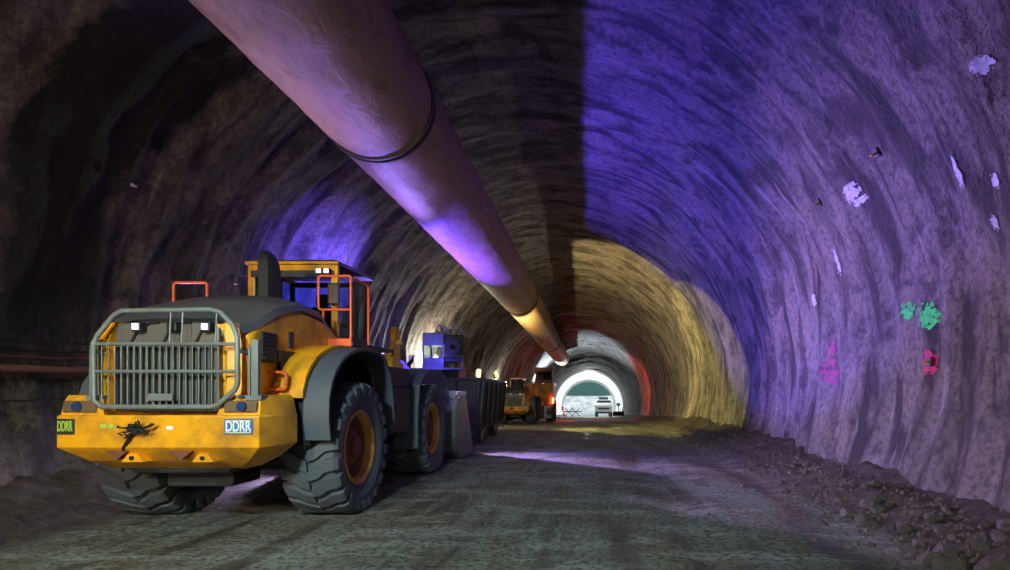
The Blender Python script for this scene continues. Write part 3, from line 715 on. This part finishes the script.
# ------------------------------------------------------------------ outside the portal
m = MB()
rng = [(-40,141,-5.3),(40,141,-5.3),(40,175,-5.0),(-40,175,-5.0)]
m.add(rng, [(0,1,2,3)])
o = m.build('ground_yard', simple('pale_gravel_yard', (.75,.76,.72), .9, scale=.5)); tag(o, kind='structure')
m = MB(); n = 30; vs = []; 
for j in range(2):
    for i in range(n+1):
        x = -40+80*i/n; vs.append((x, 172+j*9, -5.1 if j == 0 else -.9+.7*noise.noise(Vector((x*.4,0,0)))))
for i in range(n+1): vs.append((vs[n+1+i][0], 186, -.9))
m.add(vs, [(i,i+1,n+2+i,n+1+i) for i in range(n)]+[(n+1+i,n+2+i,2*n+3+i,2*n+2+i) for i in range(n)])
o = m.build('embankment', simple('pale_rubble_bank', (.8,.8,.76), .9, dirt=(.20,.22,.20), amt=.9, scale=.35)); tag(o, kind='structure')
m = MB(); vs = []; nx_, ny_ = 50, 24
for j in range(ny_+1):
    for i in range(nx_+1):
        x = -120+240*i/nx_; y = 186+110*j/ny_; vs.append((x, y, -1+ (y-186)*.62 + 3*fbm(Vector((x*.05,y*.05,1)),4)*(1 if j else 0)))
m.add(vs, [(j*(nx_+1)+i, j*(nx_+1)+i+1, (j+1)*(nx_+1)+i+1, (j+1)*(nx_+1)+i) for j in range(ny_) for i in range(nx_)])
o = m.build('hillside', simple('green_hillside', (.05,.12,.10), .9, dirt=(.03,.07,.05), scale=.1), smooth=180); tag(o, kind='structure')

# ------------------------------------------------------------------ services along the left wall
def wall_run(name, z, r, off, mat, label, cat, y0=-6, y1=40, sag=0, group=None, flange=False):
    pts = []
    y = y0; k = 0
    while y <= y1:
        th = PI - math.asin((z-ZC)/R0)
        rad = R0-.22-off
        zz = FZ(y)+z - (sag*abs(math.sin(y*PI/3.0)) if sag else 0)
        pts.append((CX(y)+rad*math.cos(th), y, zz)); y += .5
    m = MB(); m.tube(pts, r, 10)
    o = m.build(name, mat, smooth=60); tag(o, label, cat, group)
    return o, pts
pp, ppts = wall_run('service_pipe', 2.0, .055, .05, simple('rusty_pipe', (.24,.11,.07), .55), 'rusty steel service pipe running along the left wall', 'pipe')
m = MB()
for i in range(6, len(ppts)-1, 12): 
    a = Vector(ppts[i]); m.tube([a-Vector((0,.05,0)), a+Vector((0,.05,0))], .09, 12)
m.build('flange', M['stone'], pp)
for i, z in enumerate((2.22, 2.32, 2.46)):
    wall_run('wall_cable', z, .014, .03, M['black'] if i else simple('red_cable', (.25,.05,.03), .5), ['red cable strung just above the rusty pipe', 'middle black cable strung above the rusty pipe', 'topmost black cable strung above the rusty pipe'][i], 'cable', sag=.06+.02*i, group='cables along the left wall')
wall_run('wall_cable', 1.62, .014, .03, M['black'], 'black cable hanging below the rusty pipe', 'cable', sag=.05, group='cables along the left wall')

# ------------------------------------------------------------------ marks sprayed on the shotcrete, each a thin skin following the wall
def paint(px, py, w, h, mat, label, seed, thr=.0, grp='paint marks on the right wall', cat='paint mark', name='paint_mark', tilt=0):
    th0, y0 = on_shell(px, py)
    # metres covered
    s = F/y0
    wy = w/s; wa = h/s
    n = 26; idx = {}; vs = []; fs = []
    def pt(i, j):
        if (i, j) not in idx:
            u, v = (i/n-.5)*1, (j/n-.5)*1
            ct, st = math.cos(tilt), math.sin(tilt)
            yy = y0+(u*wy*ct - v*wa*st); tt = th0+(v*wa*ct + u*wy*st)/R0
            idx[(i,j)] = len(vs); 
            r = rr(tt, yy)-.018; vs.append((CX(yy)+r*math.cos(tt), yy, FZ(yy)+ZC+r*math.sin(tt)))
        return idx[(i,j)]
    for i in range(n):
        for j in range(n):
            u, v = (i+.5)/n*2-1, (j+.5)/n*2-1
            d = 1-(u*u+v*v)+ .9*noise.noise(Vector((u*2.2+seed*9.1, v*2.2, seed))) + .7*noise.noise(Vector((u*6+seed*4.1, v*6, seed)))
            if d > thr+.25: fs.append((pt(i,j), pt(i+1,j), pt(i+1,j+1), pt(i,j+1)))
    me = bpy.data.meshes.new(name); me.from_pydata(vs, [], fs); me.materials.append(mat)
    o = bpy.data.objects.new(name, me); C.objects.link(o)
    return tag(o, label, cat, grp)
def spray(name, col): return simple(name, col, .7, dirt=tuple(c*.5 for c in col), amt=.8, scale=14)
GRN, PNK, WHT, RED = spray('green_spray', (.02,.75,.10)), spray('pink_spray', (.40,.05,.16)), spray('lime_white', (.62,.60,.66)), spray('crimson_spray', (.65,.02,.10))
# width along the tunnel is foreshortened, so the y extent is given as seen and widened
paint(927, 316, 46, 30, GRN, 'bright green sprayed patch on the right wall above the crimson spot', 1, .25)
paint(909, 311, 28, 20, GRN, 'small green sprayed dab left of the bright green patch', 2, .3)
paint(932, 362, 26, 26, RED, 'crimson sprayed ring round a bolt on the right wall', 3, .0)
paint(832, 372, 46, 30, PNK, 'faint pink smear low on the right wall, left of the crimson spot', 4, .45)
paint(832, 350, 24, 34, PNK, 'narrow pink smear directly above the wider pink smear', 5, .55)
paint(852, 193, 34, 22, WHT, 'ragged white splash right of centre on the right wall', 6, .1)
paint(862, 200, 30, 8, WHT, 'thin white tail under the ragged white splash', 7, .0)
paint(985, 63, 26, 20, WHT, 'white leaf-shaped splash at the top right of the wall', 8, .0, tilt=.6)
paint(959, 172, 10, 38, WHT, 'tall thin white streak on the upper right wall', 9, .1)
paint(998, 180, 12, 18, WHT, 'small white fleck at the right edge, beside the tall streak', 10, .0)
paint(814, 300, 12, 12, WHT, 'square white fleck on the blue-lit part of the right wall', 11, -.3)
paint(839, 262, 8, 28, WHT, 'thin white drip above the square white fleck', 12, .0)
paint(996, 222, 10, 20, WHT, 'small dull white fleck at the right edge, below the others', 13, .1)
# rock bolts
for px, py, lab in ((878,152,'rock bolt with dark plate high on the right wall'), (932,362,'rock bolt inside the crimson sprayed ring'), (128,183,'small bright rock bolt on the left wall above the loader'), (820,202,'small rock bolt left of the ragged white splash')):
    th, y = on_shell(px, py); r = rr(th, y)-.03
    B = empty('rock_bolt', (CX(y)+r*math.cos(th), y, FZ(y)+ZC+r*math.sin(th)), lab, 'bolt', 'rock bolts in the shotcrete')
    B.rotation_euler = (0, -th+PI/2+PI, 0)
    m = MB(); m.box(-.07,.07,-.07,.07,-.01,.015,.004); m.build('plate', M['dark'], B)
    m = MB(); m.tube([(0,0,.0),(0,0,.09)], .018, 8); m.tube([(0,0,.012),(0,0,.035)], .03, 6); m.build('bolt_nut', M['rim'] if px > 200 else M['white'], B)

# ------------------------------------------------------------------ rubble
def rock_mesh(seed):
    b = bmesh.new(); bmesh.ops.create_icosphere(b, subdivisions=2, radius=1)
    for v in b.verts:
        d = v.co.normalized(); q = 1+.38*noise.noise(d*1.3+Vector((seed*3.3,0,0)))+.18*noise.noise(d*3+Vector((0,seed*5,0)))
        v.co = Vector((d.x*q, d.y*q*.85, d.z*q*.65))
    me = bpy.data.meshes.new('rubble_stone'); b.to_mesh(me); b.free(); me.materials.append(M['stone']); return me
rm = [rock_mesh(i) for i in range(10)]
for k in range(150):
    y = random.uniform(4.5, 13) if k < 115 else random.uniform(13, 24)
    toe = CX(y)+5.0+random.uniform(-.3,.95)
    if k % 6 == 0: toe -= random.uniform(.2,.8)
    sz = random.choice((.035,.05,.06,.08,.10,.13))*random.uniform(.7,1.2)
    if k % 6 == 0: sz = min(sz,.07)
    o = bpy.data.objects.new('rubble_stone', random.choice(rm)); C.objects.link(o)
    o.location = (toe, y, floor_h(toe, y)+sz*.25); o.scale = (sz,)*3; o.rotation_euler = (random.uniform(-.4,.4), random.uniform(-.4,.4), random.uniform(0,6.3))
    tag(o, 'broken grey-brown stone in the heap along the foot of the right wall', 'stone', 'rubble along the right wall')
for k in range(16):
    y = random.uniform(4.6, 9); x = random.uniform(-5.5, 2.5); sz = random.uniform(.02,.05)
    o = bpy.data.objects.new('road_pebble', random.choice(rm)); C.objects.link(o)
    o.location = (x, y, floor_h(x, y)+sz*.3); o.scale = (sz,)*3; o.rotation_euler.z = random.uniform(0,6.3)
    tag(o, 'small loose stone lying on the haul road', 'stone', 'loose stones on the road')
# gravel: uncountable chips
m = MB()
for k in range(2600):
    y = 4.3+20*random.random()**1.6; x = CX(y)+4.9+random.gauss(.45,.45)
    if x-CX(y) > 6.2: continue
    s_ = random.uniform(.012,.045); c = Vector((x, y, floor_h(x,y)+s_*.3)); a = random.uniform(0,6.3)
    vs = [c+Vector((math.cos(a+t)*s_*random.uniform(.7,1.3), math.sin(a+t)*s_*random.uniform(.7,1.3), -s_*.4)) for t in (0,1.6,3.1,4.7)]+[c+Vector((random.uniform(-.3,.3)*s_, random.uniform(-.3,.3)*s_, s_*.8))]
    m.add(vs, [(0,1,4),(1,2,4),(2,3,4),(3,0,4)])
o = m.build('gravel', M['gravel']); tag(o, 'fine loose gravel spread along the foot of the right wall', 'gravel', kind='stuff')

# ------------------------------------------------------------------ lamps
def floodlight(loc, aim, label, lens_mat, hs=.26, stand=True):
    base = Vector((loc[0], loc[1], floor_h(loc[0], loc[1])))
    E = empty('floodlight', base, label, 'floodlight', 'floodlights on stands')
    L = Vector(loc)-base; d = Vector(aim).normalized()
    q = d.to_track_quat('-Z', 'Y').to_matrix().to_4x4(); q.translation = L - d*.10
    def tr(o): o.matrix_local = q; return o
    m = MB(); m.loft([[(x*hs, y_*hs*.8, .10) for x, y_ in ((-.6,-.6),(.6,-.6),(.6,.6),(-.6,.6))], [(x*hs, y_*hs*.8, 0) for x, y_ in ((-1,-1),(1,-1),(1,1),(-1,1))]]); tr(m.build('lamp_housing', M['dark'], E))
    m = MB(); m.box(-hs*.9,hs*.9,-hs*.7,hs*.7,-.012,-.004); tr(m.build('lamp_lens', lens_mat, E))
    m = MB(); m.tube([(0,0,.75),(L.x-d.x*.2,L.y-d.y*.2,L.z-.1)], .025, 8); m.build('stand_pole', M['dark'], E)
    for k in range(3):
        a = 2*PI*k/3+.4; m = MB(); m.tube([(0,0,.8),(.3*math.cos(a),.3*math.sin(a),.02)], .018, 8); m.build('leg', M['dark'], E)
def light(kind, loc, power, col, size=.2, aim=None, cone=160, blend=.1):
    l = bpy.data.lights.new('lamp', kind); l.energy = power; l.color = col
    l.shadow_soft_size = size
    if kind == 'SPOT': l.spot_size = math.radians(cone); l.spot_blend = blend
    o = bpy.data.objects.new('lamp', l); C.objects.link(o); o.location = loc
    if aim: o.rotation_euler = Vector(aim).to_track_quat('-Z', 'Y').to_euler()
    return o
def flood(loc, aim, power, col, label, cone=160, blend=.1, lens=6, size=.12, hs=.26):
    a = Vector(aim).normalized()
    floodlight(loc, aim, label, emis('lens_'+label[:8], col, lens), hs)
    light('SPOT', Vector(loc)+a*.02, power, col, size, a, cone, blend)

# blue floodlight just past the bucket, facing back towards the camera
flood((-5.0, 15.45, 2.42), (.766, -.03, .643), 7500, (.11,.06,1.0), 'blue floodlight shining back over the loader bucket', 104, .25, 1.3)
flood((-5.3, 16.15, 2.5), (-.74, -.22, .63), 3800, (.13,.08,1.0), 'blue floodlight turned to the left wall, just before the muck trailer', 84, .8, 1.3, hs=.36)
flood((-4.4, 15.65, .95), (.93, -.34, -.10), 1300, (.07,.05,1.0), 'low blue floodlight in the gap between bucket and muck trailer', 36, .3, 3)  # extra lamp added to lay a blue strip across the floor
light('POINT', (-5.95, 21.5, 3.0), 50, (.16,.12,1.0), .1)  # point light without a fixture, added to turn the rig bluer
# violet light; all but the low floodlight added to tint wall and duct
flood((-5.75, 15.4, 2.6), (.90, -.46, -.20), 8500, (.60,.42,1.0), 'violet floodlight left of the blue one, past the bucket', 76, .7, 3)  # added to give the lower right wall its lavender light
light('SPOT', (-4.98, 15.2, 2.75), 2900, (.34,.20,1.0), .15, (.16,-.90,.33), 40, .9)  # bare spot added to throw violet light along the duct
flood((-6.7, 12.4, .9), (.20, -1, -.12), 420, (.75,.55,1.0), 'low violet floodlight by the left wall behind the loader', 60, .5, 3)
flood((-6.75, 9.35, 1.95), (.56, -.46, .70), 850, (.66,.45,1.0), 'violet floodlight by the left wall aimed up at the air duct', 46, 1, 3)  # hidden lamp added to light the near duct violet
# white floodlights along the left wall
flood((-5.0, 26.1, 2.42), (.985, -.138, -.10), 4200, (1.0,.85,.24), 'warm white floodlight right behind the drilling rig', 60, .06, 6)
flood((-4.3, 26.6, 2.42), (.74, .52, .42), 3400, (1.0,.80,.36), 'warm white floodlight behind the rig, aimed up at the vault', 96, .2, 6)  # second warm lamp, added to light the upper vault
light('POINT', (-7.15, 26.3, 3.2), 600, (1.0,.93,.75), .1)
light('POINT', (CX(44)-5.9, 44, 2.2), 500, (1.0,.95,.8), .1)
floodlight((CX(44)-5.7, 44, 2.1), (.8,-.3,.2), 'white floodlight by the left wall, just left of the far loader', emis('l44', (1,.95,.8), 10))
light('SPOT', (CX(62)-4.6, 64, .6), 9000, (.62,.82,1.0), .2, (.3,.1,1), 120, .4)
floodlight((CX(62)-4.7, 62, 2.1), (.8,-.3,.2), 'cool white floodlight halfway to the portal, left side', emis('l62', (.6,.8,1), 10))
light('SPOT', (CX(56)-1.95, 55, FZ(55)+1.2), 5000, (1.0,.06,.03), .1, (1,.55,.12), 70, .5)
light('POINT', (CX(56)-2.0, 54.6, FZ(55)+1.0), 250, (1.0,.06,.03), .1)
floodlight((CX(56)-2.05, 55.1, FZ(55)+1.2), (1,.3,.1), 'red warning lamp on a stand beyond the dumper', emis('l55', (1,.06,.03), 12))
for yy in (111, 124): light('POINT', (CX(yy), yy, FZ(yy)+7.2), 2200, (.88,.96,1.0), .3)
# unseen spots at the camera end, for loader and floor, with added wall fill
light('SPOT', (-4.7, -3.2, 4.2), 1700, (1.0,.84,.60), .2, (0,1,-.27), 42, .7)
light('SPOT', (-2.7, 0.0, 4.4), 2000, (.60,.87,.95), .2, (.06,1,-.62), 92, .9)
light('SPOT', (1.6, -1.0, 3.6), 700, (.80,.92,.85), .2, (.12,1,-.55), 80, .9)
light('SPOT', (-4.9, -4.2, 2.2), 1150, (1.0,.80,.56), .3, (-.22,1,.40), 80, .9)  # warm fill added for the left wall
light('SPOT', (.5, -4.5, 3.0), 90, (.95,.90,.78), .3, (-.30,1,.12), 120, .9)  # dim fill added for the walls
sun = bpy.data.lights.new('sun', 'SUN'); sun.energy = 1.7; sun.angle = .02; so = bpy.data.objects.new('sun', sun); C.objects.link(so)
so.rotation_euler = Vector((.3,.75,-.6)).to_track_quat('-Z','Y').to_euler()

w = bpy.data.worlds.new('world'); sc.world = w; w.use_nodes = True
w.node_tree.nodes['Background'].inputs[0].default_value = (.7,.85,1,1); w.node_tree.nodes['Background'].inputs[1].default_value = .8

# ------------------------------------------------------------------ camera
cd = bpy.data.cameras.new('camera'); cam = bpy.data.objects.new('camera', cd); C.objects.link(cam)
cam.location = (0,0,EYE); cam.rotation_euler = (PI/2,0,0)
cd.sensor_width = 36; cd.lens = F/1010*36; cd.shift_x = -(VX-505)/1010; cd.shift_y = (VY-285)/1010; cd.clip_end = 600; cd.clip_start = .05
sc.camera = cam
sc.view_settings.view_transform = 'Standard'; sc.view_settings.look = 'None'; sc.view_settings.exposure = 0; sc.view_settings.gamma = 1
try: sc.view_settings.use_curve_mapping = False
except Exception: pass
sc.cycles.use_denoising = True
sc.cycles.max_bounces = 6
sc.cycles.sample_clamp_indirect = 4
